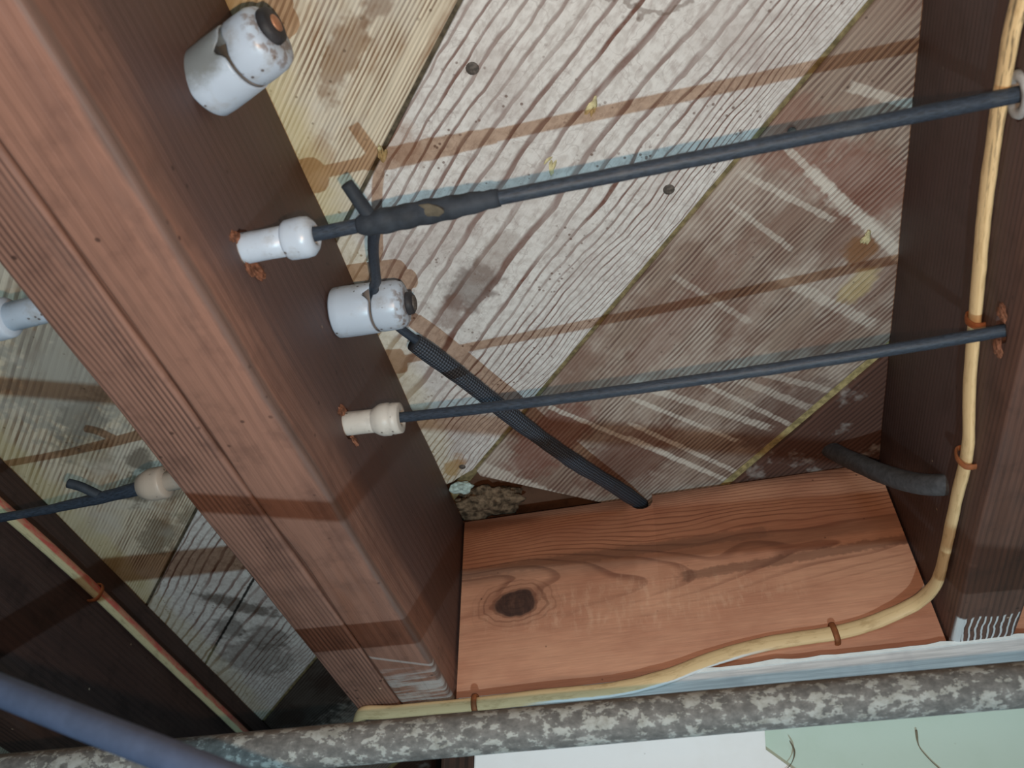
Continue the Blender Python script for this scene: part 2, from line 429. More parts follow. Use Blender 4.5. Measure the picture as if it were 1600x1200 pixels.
# ------------------------------------------------------------------ other materials
def mat_porcelain(name, tint, soot=0.0, glaze=0.32, rimx=0.040):
    g = G(name)
    n = g.noise(g.obj, 70.0, 4.0, 0.65)
    n2 = g.noise(g.obj, 190.0, 3.0, 0.6)
    col = g.mix(g.mul(g.sm(n, 0.5, 0.72), 0.5), srgb(*tint), srgb(140, 135, 130))
    d = g.voro(g.obj, 210.0)
    on = g.sm(n, 0.53, 0.58)
    col = g.mix(g.mul(g.mul(g.sm(d, 0.22, 0.12), on), 0.85), col, srgb(72, 56, 48))
    if soot:
        m = g.sm(g.add(g.y, g.mul(g.sub(n, 0.5), -0.02)), 0.001, -0.010)
        m = g.mul(m, g.sm(g.add(g.x, g.mul(g.sub(n2, 0.5), 0.02)), 0.038, 0.022))
        col = g.mix(g.mul(m, soot), col, srgb(104, 106, 102))
    rim = g.sm(g.add(g.x, g.mul(g.sub(n2, 0.5), 0.006)), rimx, rimx + 0.006)
    col = g.mix(g.mul(g.mul(rim, g.sm(n2, 0.45, 0.6)), 0.7), col, srgb(110, 88, 72))
    return g.out(col, g.mad(g.sm(n, 0.4, 0.7), 0.25, glaze), g.bump(n2, 0.12, 0.0004), 0.5)

def mat_wire():
    g = G('black_cloth_insulation')
    n = g.noise(g.scl(g.uv, (260.0, 30.0, 1.0)), 1.0, 3.0, 0.6)
    n2 = g.noise(g.obj, 60.0, 3.0, 0.6)
    col = g.mix(g.sm(n, 0.3, 0.7), srgb(30, 36, 44), srgb(50, 59, 72))
    col = g.mix(g.mul(g.sm(n2, 0.55, 0.75), 0.30), col, srgb(74, 77, 80))
    return g.out(col, 0.55, g.bump(n, 0.25, 0.0005), 0.4)

def mat_loom():
    g = G('braided_loom')
    sx = g.nt.nodes.new('ShaderNodeSeparateXYZ')
    g.nt.links.new(g.uv, sx.inputs[0])
    u, v = sx.outputs[0], sx.outputs[1]
    a = g.m('SINE', g.add(g.mul(u, 1500.0), g.mul(v, 2 * math.pi * 9)))
    b = g.m('SINE', g.sub(g.mul(u, 1500.0), g.mul(v, 2 * math.pi * 9)))
    w = g.mul(a, b)
    n = g.noise(g.obj, 60.0, 3.0, 0.6)
    col = g.mix(g.sm(w, -0.3, 0.6), srgb(30, 33, 39), srgb(76, 83, 94))
    col = g.mix(g.mul(g.sm(n, 0.52, 0.68), 0.75), col, srgb(46, 40, 38))
    return g.out(col, 0.6, g.bump(w, 0.6, 0.0008), 0.35)

def mat_cable(name, base, stain, paint=False, red=False, ax='x'):
    g = G(name)
    sx = g.nt.nodes.new('ShaderNodeSeparateXYZ')
    g.nt.links.new(g.uv, sx.inputs[0])
    u, v = sx.outputs[0], sx.outputs[1]
    n = g.noise(g.vec(g.mul(u, 60.0), g.mul(v, 7.0), 0.0), 1.0, 4.0, 0.65)
    col = g.mix(g.mul(g.sm(n, 0.5, 0.66), 0.55), srgb(*base), srgb(*stain))
    ln = g.m('ABSOLUTE', g.sub(g.m('FRACT', g.mul(v, 6.0)), 0.5))
    col = g.mix(g.mul(g.sm(ln, 0.12, 0.02), 0.22), col, srgb(*stain))
    if red:
        m = g.sm(g.m('ABSOLUTE', g.sub(v, red)), 0.15, 0.11)
        rc = g.mix(g.sm(n, 0.4, 0.6), srgb(190, 130, 104), srgb(196, 84, 78))
        col = g.mix(g.mul(m, 0.9), col, rc)
    if paint:   # dark scuffs on the upper run, white wall paint on the under edge of the lower run
        sc_ = g.noise(g.vec(g.mul(u, 55.0), g.mul(v, 17.0), 4.0), 1.0, 3.0, 0.6)
        on = g.sm(u, 0.30, 0.12)
        col = g.mix(g.mul(g.mul(g.sm(sc_, 0.54, 0.60), on), 0.8), col, srgb(84, 72, 54))
        geo = g.nt.nodes.new('ShaderNodeNewGeometry')
        nx = g.nt.nodes.new('ShaderNodeSeparateXYZ')
        g.nt.links.new(geo.outputs['Normal'], nx.inputs[0])
        dn = g.sm(g.add(nx.outputs[2], g.mul(g.sub(n, 0.5), 0.5)), -0.50, -0.72)
        on2 = g.mul(g.sm(u, 0.655, 0.70), g.sm(u, 0.86, 0.83))
        col = g.mix(g.mul(g.mul(dn, on2), 0.95), col, srgb(214, 218, 220))
    return g.out(col, 0.55, g.bump(n, 0.15, 0.0005), 0.35)

def mat_pipe():
    g = G('flaking_iron_pipe')
    c = g.vec(g.mul(g.x, 1.0), g.y, g.z)
    n = g.noise(g.scl(c, (95.0, 140.0, 140.0)), 1.0, 5.0, 0.65)
    n2 = g.noise(g.scl(c, (170.0, 230.0, 230.0)), 1.0, 4.0, 0.65)
    base = g.mix(g.sm(n2, 0.3, 0.7), srgb(80, 79, 77), srgb(112, 110, 107))
    dust = g.sm(g.z, 0.003, 0.009)
    base = g.mix(g.mul(dust, 0.5), base, srgb(98, 84, 70))
    fl = g.m('MAXIMUM', g.sm(g.add(g.mul(n, 0.72), g.mul(n2, 0.28)), 0.515, 0.545), g.mul(g.sm(n2, 0.60, 0.63), 0.8))
    fl = g.mul(fl, g.sm(g.z, 0.0098, 0.007))
    col = g.mix(g.mul(fl, 0.62), base, g.mix(g.sm(n2, 0.35, 0.65), srgb(140, 140, 132), srgb(166, 169, 164)))
    return g.out(col, 0.7, g.bump(g.add(fl, g.mul(n2, 0.6)), 0.4, 0.0008), 0.3)

def mat_wallpaint(name, rgb, dirt):
    g = G(name)
    n = g.noise(g.obj, 24.0, 4.0, 0.6)
    n2 = g.noise(g.obj, 300.0, 2.0)
    col = g.mix(g.mul(g.sm(n, 0.45, 0.75), 0.35), srgb(*rgb), srgb(*dirt))
    col = specks(g, col, 0.6, 70.0, srgb(90, 86, 76), 0.06)
    return g.out(col, 0.6, g.bump(n2, 0.1, 0.0004), 0.3)

def mat_trim():
    g = G('grey_washed_board')
    n = g.noise(g.scl(g.obj, (18.0, 500.0, 500.0)), 1.0, 3.0, 0.6)
    n2 = g.noise(g.obj, 40.0, 3.0)
    col = g.mix(g.sm(n, 0.3, 0.7), srgb(180, 180, 180), srgb(212, 211, 210))
    col = g.mix(g.mul(g.sm(n2, 0.5, 0.7), 0.3), col, srgb(160, 160, 164))
    return g.out(col, 0.7, g.bump(n, 0.2, 0.0005), 0.25)

# ------------------------------------------------------------------ mesh helpers
def new_obj(name, bm, mat, parent=None, mtx=None, smooth=False):
    """bm in local coordinates; mtx places the object (world for top level, local for a child)"""
    bmesh.ops.recalc_face_normals(bm, faces=bm.faces)
    me = bpy.data.meshes.new(name)
    bm.to_mesh(me)
    bm.free()
    if smooth:
        for p in me.polygons: p.use_smooth = True
    if mat is not None: me.materials.append(mat)
    o = bpy.data.objects.new(name, me)
    COL.objects.link(o)
    if parent is not None: o.parent = parent
    if mtx is not None: o.matrix_basis = mtx
    return o

def empty(name, loc=(0, 0, 0), mtx=None):
    o = bpy.data.objects.new(name, None)
    o.empty_display_size = 0.02
    COL.objects.link(o)
    o.matrix_basis = mtx if mtx is not None else Matrix.Translation(loc)
    return o

def tag(o, label, cat=None, group=None, kind=None):
    o['label'] = label
    if cat: o['category'] = cat
    if group: o['group'] = group
    if kind: o['kind'] = kind
    return o

def board_bm(L, Wd, H, bevel=0.003, seg=2, nx=24, wob=0.0006, seed=0.0, x0=None, y0=None, z0=0.0):
    """timber with eased, slightly wavy arrises: x in [x0,x0+L], y in [y0,y0+Wd], z in [z0,z0+H]"""
    x0 = -L / 2 if x0 is None else x0
    y0 = -Wd / 2 if y0 is None else y0
    bm = bmesh.new()
    # rounded cross-section ring
    ring = []
    for (cy, cz, a0) in ((y0 + Wd - bevel, z0 + H - bevel, 0), (y0 + bevel, z0 + H - bevel, 90), (y0 + bevel, z0 + bevel, 180), (y0 + Wd - bevel, z0 + bevel, 270)):
        for i in range(seg + 1):
            a = math.radians(a0 + 90 * i / seg)
            ring.append((cy + bevel * math.cos(a), cz + bevel * math.sin(a)))
    prev = None
    for i in range(nx + 1):
        x = x0 + L * i / nx
        cur = []
        for (y, z) in ring:
            n = noise.noise_vector(Vector((x * 14, y * 40 + seed, z * 40 + seed)))
            cur.append(bm.verts.new((x, y + n.y * wob, z + n.z * wob)))
        if prev:
            for j in range(len(cur)):
                bm.faces.new((prev[j], prev[(j + 1) % len(cur)], cur[(j + 1) % len(cur)], cur[j]))
        else:
            bm.faces.new(cur)
        prev = cur
    bm.faces.new(list(reversed(prev)))
    return bm

def prism_bm(poly, z0, z1, bevel=0.0):
    bm = bmesh.new()
    lo = [bm.verts.new((x, y, z0)) for x, y in poly]
    hi = [bm.verts.new((x, y, z1)) for x, y in poly]
    bm.faces.new(lo); bm.faces.new(list(reversed(hi)))
    n = len(poly)
    for i in range(n):
        bm.faces.new((lo[i], lo[(i + 1) % n], hi[(i + 1) % n], hi[i]))
    if bevel:
        es = [e for e in bm.edges if abs(e.verts[0].co.z - z0) < 1e-9 and abs(e.verts[1].co.z - z0) < 1e-9]
        bmesh.ops.bevel(bm, geom=es, offset=bevel, segments=2, affect='EDGES', profile=0.5)
    big = [f for f in bm.faces if len(f.verts) > 4]
    bmesh.ops.triangulate(bm, faces=big)
    return bm

def smooth_path(pts, per=10):
    P = [Vector(p) for p in pts]
    if len(P) == 2:
        return [P[0].lerp(P[1], i / per) for i in range(per + 1)]
    out = []
    Q = [2 * P[0] - P[1]] + P + [2 * P[-1] - P[-2]]
    for i in range(1, len(Q) - 2):
        a, b, c, d = Q[i - 1:i + 3]
        for s in range(per):
            t = s / per
            out.append(0.5 * ((2 * b) + (c - a) * t + (2 * a - 5 * b + 4 * c - d) * t * t + (3 * b - a - 3 * c + d) * t ** 3))
    out.append(P[-1])
    return out

def sweep_bm(pts, rad, n=14, per=10, flat=None, up=(0, 0, 1), origin=None, wob=0.0, cap=True, ups=None):
    """tube along pts; rad a number or f(s in 0..1); flat=(a,b) scales the section across / along `up`; uv = (metres, turn)"""
    path = smooth_path(pts, per)
    upath = smooth_path(ups, per) if ups else None
    org = Vector(origin) if origin is not None else path[0]
    tot = sum((path[i + 1] - path[i]).length for i in range(len(path) - 1))
    bm = bmesh.new()
    uvl = bm.loops.layers.uv.new('UVMap')
    fa, fb = flat if flat else (1, 1)
    upv = Vector(up)
    prev = None
    side = None
    s = 0.0
    rings = []
    for i, p in enumerate(path):
        if i: s += (p - path[i - 1]).length
        t = (path[min(i + 1, len(path) - 1)] - path[max(i - 1, 0)]).normalized()
        if side is None or flat:
            sd = t.cross(upath[i] if upath else upv)
            if sd.length < 1e-3: sd = t.cross(Vector((1, 0, 0)))
            side = sd.normalized()
        else:
            side = (side - t * side.dot(t)).normalized()
        nrm = side.cross(t).normalized()
        r = rad(s / tot) if callable(rad) else rad
        ring = []
        for j in range(n):
            a = 2 * math.pi * j / n
            q = p + side * (math.cos(a) * r * fa) + nrm * (math.sin(a) * r * fb)
            if wob:
                q += noise.noise_vector(q * 90) * wob
            ring.append(bm.verts.new(q - org))
        rings.append((ring, s))
    for i in range(len(rings) - 1):
        (ra, sa), (rb, sb) = rings[i], rings[i + 1]
        for j in range(n):
            k = (j + 1) % n
            f = bm.faces.new((ra[j], ra[k], rb[k], rb[j]))
            for lp, uv in zip(f.loops, ((sa, j / n), (sa, (j + 1) / n), (sb, (j + 1) / n), (sb, j / n))):
                lp[uvl].uv = uv
    if cap:
        bm.faces.new(rings[0][0]); bm.faces.new(list(reversed(rings[-1][0])))
    return bm, org

def tube_obj(name, pts, rad, mat, parent=None, **kw):
    bm, org = sweep_bm(pts, rad, **kw)
    po = parent.matrix_basis.translation if parent is not None else Vector((0, 0, 0))
    return new_obj(name, bm, mat, parent, Matrix.Translation(org - po), smooth=True)

def lathe_bm(prof, n=32, off=None):
    """prof [(x, r)] turned about local x; off(theta, i) adds to x of profile point i"""
    bm = bmesh.new()
    rings = []
    for i, (x, r) in enumerate(prof):
        if r < 1e-6:
            rings.append([bm.verts.new((x, 0, 0))])
        else:
            rings.append([bm.verts.new((x + (off(2 * math.pi * j / n, i) if off else 0), r * math.cos(2 * math.pi * j / n), r * math.sin(2 * math.pi * j / n))) for j in range(n)])
    for a, b in zip(rings, rings[1:]):
        for j in range(n):
            k = (j + 1) % n
            if len(a) == 1: bm.faces.new((a[0], b[j], b[k]))
            elif len(b) == 1: bm.faces.new((a[j], a[k], b[0]))
            else: bm.faces.new((a[j], a[k], b[k], b[j]))
    return bm

def frame(origin, xdir, ydir=(0, 1, 0)):
    x = Vector(xdir).normalized()
    y = Vector(ydir)
    y = (y - x * y.dot(x)).normalized()
    z = x.cross(y)
    return Matrix(((x.x, y.x, z.x, origin[0]), (x.y, y.y, z.y, origin[1]), (x.z, y.z, z.z, origin[2]), (0, 0, 0, 1)))

def lump_bm(r, seed, sq=(1, 1, 1), rough=0.35, sub=3, freq=1.4):
    bm = bmesh.new()
    bmesh.ops.create_icosphere(bm, subdivisions=sub, radius=1.0)
    for v in bm.verts:
        d = 1 + rough * noise.noise(v.co * freq + Vector((seed, seed * 2.1, 0))) + rough * 0.5 * noise.noise(v.co * freq * 3 + Vector((seed, 0, 4)))
        v.co = Vector((v.co.x * sq[0], v.co.y * sq[1], v.co.z * sq[2])) * (d * r)
    return bm

def drill(o, p, d, r, depth, n=16):
    """bores a real blind hole into object o (world point p, direction d)"""
    bm = bmesh.new()
    bmesh.ops.create_cone(bm, cap_ends=True, segments=n, radius1=r, radius2=r, depth=depth * 2)
    for v in bm.verts:
        v.co.x += noise.noise(v.co * 200) * r * 0.2
        v.co.y += noise.noise(v.co * 200 + Vector((3, 1, 2))) * r * 0.2
    q = Vector(d).normalized().to_track_quat('Z', 'Y').to_matrix().to_4x4()
    cut = new_obj('cutter', bm, None, None, Matrix.Translation(p) @ q)
    md = o.modifiers.new('hole', 'BOOLEAN')
    md.object = cut
    md.operation = 'DIFFERENCE'
    md.solver = 'EXACT'
    bpy.context.view_layer.update()
    me = bpy.data.meshes.new_from_object(o.evaluated_get(bpy.context.evaluated_depsgraph_get()))
    o.modifiers.clear()
    old = o.data
    o.data = me
    me.name = old.name
    bpy.data.meshes.remove(old)
    bpy.data.objects.remove(cut)

W, H = 0.37, 0.175          # clear bay between joists, joist depth (metres)

# ------------------------------------------------------------------ ceiling of diagonal boards
ceil = empty('ceiling')
tag(ceil, 'diagonal wooden subfloor boards seen from below between the joists', kind='structure')
TONGUE = [flat('edge_wood_%d' % k, c, 0.85, 0.15, var=0.4, scale=200) for k, c in enumerate([(96, 84, 62), (96, 84, 62), (84, 76, 62), (120, 108, 78), (158, 144, 102), (96, 84, 62)])]
ROT = Matrix.Rotation(math.radians(-47), 4, 'Z')
EDGES = [-0.62, -0.42, -0.2195, -0.0235, 0.180, 0.385, 0.60]
MATS = [mat_plank_straw, mat_plank_straw, mat_plank_white, mat_plank_brown, None, None]
GAPS = [0.003, 0.004, 0.0026, 0.0045, 0.0085, 0.004, 0.004]     # visible joint on the low side of each board
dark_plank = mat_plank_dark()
PLANKS = []
for i in range(6):
    lo, hi = EDGES[i] + GAPS[i] / 2, EDGES[i + 1] - GAPS[i + 1] / 2
    uc = (lo + hi) / 2
    a, b = lo - uc, hi - uc
    T0, T1 = -0.85, 0.85
    poly = [(T1, a), (T1, b), (T0, b), (T0, a)]
    if i == 3:      # boards are cut away in the corner by the block
        q1 = tu(0.031, -0.056); q2 = tu(0.130, 0.004); q3 = tu(0.13, 0.05); q4 = tu(-0.04, 0.05)
        lowt = tu(-0.055, 0.027)[0]
        poly = [(T1, a), (T1, b), (T0, b), (T0, a), (lowt, a), (q4[0], q4[1] - uc), (q3[0], q3[1] - uc), (q2[0], q2[1] - uc), (q1[0], max(q1[1] - uc, a + 0.001)), (q1[0] + .004, a)]
    if i == 2:
        p1 = tu(0.030, -0.058); p2 = tu(0.006, -0.055); p3 = tu(-0.03, -0.045)
        lowt = tu(-0.055, 0.027)[0]
        poly = [(T1, a), (T1, b), (p1[0] + .004, b), (p1[0], b - 0.004), (p2[0], p2[1] - uc), (p3[0], p3[1] - uc), (p3[0] - .03, b), (T0, b), (T0, a)]
    dz = [0, .0006, 0, .0009, -.0004, 0][i]
    bm = prism_bm(poly, dz, 0.020, 0.0012)
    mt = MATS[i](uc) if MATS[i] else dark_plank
    mtx = ROT @ Matrix.Translation((0, uc, 0))
    pl = new_obj('plank', bm, mt, ceil, mtx)
    PLANKS.append((pl, uc))
    tg = new_obj('tongue', board_bm(1.7, GAPS[i] + 0.006, 0.004, 0.0008, 1, 40, 0.0004, i, y0=a - GAPS[i] - 0.003, z0=0.0036), TONGUE[i], pl)
new_obj('backing_board', board_bm(1.5, 1.5, 0.01, 0.001, 1, 2, 0, y0=-0.75, z0=0.021), flat('dark_upper_boards', (88, 62, 48), 0.85, 0.2, var=0.5, scale=30), ceil)

M_IRON = flat('rusted_iron', (84, 76, 70), 0.7, 0.3, 0.0, var=0.45, scale=500)
M_RUST = flat('rust_brown_staple', (140, 82, 48), 0.65, 0.35, 0.2, var=0.3)
M_CHIP = flat('pale_splinter_wood', (176, 166, 128), 0.8, 0.2, var=0.5, scale=160)
def on_plank(idx, x, y, z):
    t, u = tu(x, y)
    return Vector((t, u - PLANKS[idx][1], z))
for idx, x, y, r in ((2, 0.1207, -0.4168, .0040), (2, 0.2230, -0.3101, .0038), (2, 0.0195, -0.0735, .0030), (3, 0.3005, -0.3335, .0028)):
    new_obj('nail_head', lathe_bm([(-0.0005, 0), (-0.0005, r * .86), (-0.0002, r), (0.002, r)], 14), M_IRON, PLANKS[idx][0],
            Matrix.Translation(on_plank(idx, x, y, 0.0)) @ Matrix.Rotation(math.radians(-90), 4, 'Y'), True)
for idx, x, y, a, s in ((2, 0.1862, -0.3779, 50, 1.0), (2, 0.1514, -0.3450, 40, .85), (2, 0.0540, -0.3770, 30, 1.0), (3, 0.3490, -0.2420, 20, 1.0)):
    for k in range(3):
        sx = (0.0062 - 0.0012 * k) * s
        bm = lump_bm(sx, x * 50 + k, (1.0, 0.30, 0.20), 0.5, 2)
        off = Vector((random.uniform(-.003, .003), random.uniform(-.003, .003), -0.0006))
        new_obj('splinter', bm, M_CHIP, PLANKS[idx][0], Matrix.Translation(on_plank(idx, x, y, 0) + off) @ Matrix.Rotation(math.radians(a - 47 + random.uniform(-35, 35)), 4, 'Z') @ Matrix.Rotation(math.radians(random.uniform(-20, 20)), 4, 'Y'))

# ------------------------------------------------------------------ joists (local x runs along the joist towards the wall)
R90 = Matrix.Rotation(math.radians(90), 4, 'Z')
def joist(name, xc, width, y0, y1, mat, seed, bevel=0.004, wob=0.0008, z=-H, h=H):
    L = y1 - y0
    bm = board_bm(L, width, h, bevel, 3, 60, wob, seed, x0=0.0)
    return new_obj(name, bm, mat, None, Matrix.Translation((xc, y0, z)) @ R90, True)
def flatten_big(o, ang=35):
    o.data.shade_smooth() if hasattr(o.data, 'shade_smooth') else None
    o.data.set_sharp_from_angle(angle=math.radians(ang))

JY0 = -0.80
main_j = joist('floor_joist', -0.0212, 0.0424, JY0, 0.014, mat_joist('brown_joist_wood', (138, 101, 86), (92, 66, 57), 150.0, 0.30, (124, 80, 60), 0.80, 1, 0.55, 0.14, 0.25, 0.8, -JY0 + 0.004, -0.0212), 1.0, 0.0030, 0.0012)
tag(main_j, 'heavy brown joist carrying the two large white porcelain knobs', 'joist')
sis_j = joist('floor_joist', -0.0620, 0.0362, JY0, 0.010, mat_joist('ribbed_joist_wood', (134, 99, 85), (76, 54, 47), 330.0, 0.3, (104, 72, 58), 0.0, 0, 0.6, 0.25, 0.8, 0.5), 5.0, 0.002, 0.0006)
tag(sis_j, 'ribbed lighter brown board fixed against the left flank of the heavy joist', 'joist')
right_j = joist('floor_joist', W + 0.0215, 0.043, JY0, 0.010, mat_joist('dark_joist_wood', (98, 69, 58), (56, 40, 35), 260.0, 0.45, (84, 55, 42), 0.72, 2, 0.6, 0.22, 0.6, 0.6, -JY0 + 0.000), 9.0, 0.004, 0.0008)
tag(right_j, 'dark brown joist with a cream cable stapled down its side', 'joist')
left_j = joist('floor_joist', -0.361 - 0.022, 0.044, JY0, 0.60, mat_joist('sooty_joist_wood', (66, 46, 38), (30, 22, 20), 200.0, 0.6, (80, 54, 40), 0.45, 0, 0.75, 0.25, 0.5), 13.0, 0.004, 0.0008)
tag(left_j, 'nearly black sooty joist in the shadowed far bay with a red-streaked cable', 'joist')
for o in (main_j, sis_j, right_j, left_j): flatten_big(o)

# ------------------------------------------------------------------ blocking between the joists
def block(xc, w, label, mat):
    bm = board_bm(w, 0.040, 0.1725, 0.0015, 2, 40, 0.0004, xc * 20, y0=0.0)
    o = new_obj('blocking_board', bm, mat, None, Matrix.Translation((xc, 0, -H)), True)
    flatten_big(o)
    return tag(o, label, 'board')
M_BLOCK = mat_block()
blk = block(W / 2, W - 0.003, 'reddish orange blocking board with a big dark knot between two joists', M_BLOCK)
blk2 = block(W + 0.043 + 0.185, 0.367, 'sliver of orange blocking board past the dark right joist', M_BLOCK)

# bored holes and the notch that the braided loom drops into
drill(right_j, (W, -0.2880, -0.1512), (1, 0, 0), 0.0072, 0.02)
drill(right_j, (W, -0.4043, -0.1241), (1, 0, 0), 0.0115, 0.02)
drill(main_j, (0, -0.4028, -0.1190), (1, 0, 0), 0.0105, 0.015)
drill(main_j, (0, -0.2585, -0.1117), (1, 0, 0), 0.0100, 0.015)
drill(blk, (0.1650, 0.0, -0.0060), (0.1, 1, 0.1), 0.0105, 0.020)
for o in (main_j, right_j, blk): flatten_big(o)

M_RAW = flat('torn_raw_wood', (128, 86, 66), 0.85, 0.15, var=0.5, scale=260, bump=0.6)
def torn(parent, p, nrm, along, L, wd, seed):
    bm = lump_bm(1.0, seed, (L, wd, 0.0011), 0.55, 3, 2.0)
    n = Vector(nrm); x = Vector(along).normalized(); y = n.cross(x)
    mw = Matrix(((x.x, y.x, n.x, p[0]), (x.y, y.y, n.y, p[1]), (x.z, y.z, n.z, p[2]), (0, 0, 0, 1)))
    return new_obj('torn_wood', bm, M_RAW, parent, parent.matrix_basis.inverted() @ mw)
torn(main_j, (0.0004, -0.3905, -0.1215), (1, 0, 0), (0, 1, .75), .0105, .0042, 1.3)
torn(main_j, (0.0004, -0.4130, -0.1230), (1, 0, 0), (0, .6, 1), .0060, .0030, 4.3)
torn(main_j, (0.0004, -0.2700, -0.1110), (1, 0, 0), (0, .8, 1), .0060, .0034, 2.7)
torn(main_j, (0.0004, -0.2455, -0.1150), (1, 0, 0), (0, 1, .1), .0060, .0018, 6.7)
torn(right_j, (W - 0.0004, -0.2765, -0.1525), (-1, 0, 0), (0, 1, 0), .0048, .0050, 8.1)
torn(right_j, (W - 0.0004, -0.2985, -0.1500), (-1, 0, 0), (0, 1, 0), .0045, .0048, 3.1)

# ------------------------------------------------------------------ wall, plate, pipe
plate = new_obj('trim_1', board_bm(0.80, 0.030, 0.0215, 0.0012, 2, 30, 0.0004, 3.0, x0=0.0, y0=0.0), mat_trim(), None, Matrix.Translation((0.005, -0.0050, -0.1970)))
tag(plate, 'grey-washed wall plate under the blocking board', kind='structure')
bm = bmesh.new()      # ragged bead of white paint along its upper edge
rows = []
for i in range(121):
    x = 0.155 + i * 0.0052
    hh = 0.0010 + 0.0022 * max(0, noise.noise(Vector((x * 60, 0, 0)))) + 0.003 * max(0, noise.noise(Vector((x * 23, 4, 0))) - .15)
    hh *= min(1.0, max(0.0, (x - 0.15) / 0.05))
    zt = 0.0215
    rows.append([bm.verts.new((x, -0.0012, zt - .0012)), bm.verts.new((x, -0.0014, zt + hh)), bm.verts.new((x, 0.006, zt + hh)), bm.verts.new((x, 0.006, zt - .0012))])
for a, b in zip(rows, rows[1:]):
    for j in range(4):
        bm.faces.new((a[j], a[(j + 1) % 4], b[(j + 1) % 4], b[j]))
M_WPAINT = flat('white_wall_paint', (222, 226, 224), 0.5, 0.3, var=0.06)
new_obj('paint_edge', bm, M_WPAINT, plate)

wall = empty('wall_back', (0.0, 0.030, -0.20))
tag(wall, 'white and pale green painted wall under the pipe', kind='structure')
XZ = Matrix(((1, 0, 0, 0), (0, 0, 1, 0), (0, 1, 0, 0), (0, 0, 0, 1)))     # panel drawn in x,z ; extruded along y
def panel(name, poly, y0, y1, mat, bev=0.0015):
    bm = prism_bm(poly, y0, y1, bev)
    bmesh.ops.transform(bm, matrix=XZ, verts=bm.verts)
    return new_obj(name, bm, mat, wall)
panel('wall_panel', [(0.012, 0.006), (0.234, 0.006), (0.227, -0.028), (0.262, -0.060), (0.42, -0.2), (0.42, -1.1), (0.012, -1.1)], -0.011, -0.006, mat_wallpaint('white_wall_board', (238, 241, 242), (226, 226, 222)))
panel('wall_panel', [(0.05, 0.004), (0.9, 0.004), (0.9, -0.060), (0.05, -0.060)], -0.006, 0.004, mat_wallpaint('green_wall_board', (190, 208, 196), (176, 196, 178)), 0.001)
panel('wall_panel', [(0.05, -0.062), (0.9, -0.062), (0.9, -1.1), (0.05, -1.1)], -0.003, 0.006, mat_wallpaint('dim_wall_board', (120, 118, 112), (90, 86, 80)), 0.001)
M_DARKWOOD = mat_joist('black_stud_wood', (70, 50, 42), (34, 26, 22), 160.0, 0.5, (80, 54, 42), 0.0)
new_obj('stud', board_bm(0.9, 0.05, 0.045, 0.003, 2, 12, 0.0005, 2, x0=0.0), M_DARKWOOD, wall, Matrix.Translation((-0.02, 0.03, 0.0)) @ Matrix.Rotation(math.radians(90), 4, 'Y'))

for i in range(2):
    pts = [[(0.2463, 0.0006, -0.2235), (0.2475, 0.0004, -0.232), (0.2430, 0.0004, -0.240), (0.2330, 0.0006, -0.2475), (0.2285, 0.0008, -0.2520), (0.2310, 0.0008, -0.2560)],
           [(0.3330, 0.0190, -0.2230), (0.3315, 0.0195, -0.2330), (0.3345, 0.0190, -0.2420), (0.3420, 0.0200, -0.2530), (0.3470, 0.0205, -0.2640)]][i]
    pts = [(p[0], p[1] + (0.0165 if i == 0 else 0.0025), p[2]) for p in pts]
    cw = tube_obj('cobweb_strand', pts, lambda s, i=i: 0.0003 + 0.0005 * max(0, math.sin(s * 9 + i)) * (1 - s), flat('dusty_cobweb_%d' % i, (112, 104, 88), 0.9, 0.1), n=6, per=8, wob=0.0005)
    tag(cw, ['dusty cobweb strand curling on the white wall', 'dusty cobweb strand hanging on the green wall'][i], 'cobweb', 'cobwebs on the wall')

pd = Vector((0.5483, 0.0401, 0.0110)).normalized()      # the pipe hangs well in front of the wall
pc = Vector((0.0907, -0.1886, -0.2877))
bm, org = sweep_bm([(-0.9, 0, 0), (-0.3, 0, 0), (0.3, 0, 0), (0.9, 0, 0)], 0.0110, n=28, per=16, wob=0.00025, origin=(0, 0, 0))
pipe = new_obj('water_pipe', bm, mat_pipe(), None, frame(pc, pd), True)
tag(pipe, 'grey iron pipe with flaking white paint running under the joists', 'pipe')

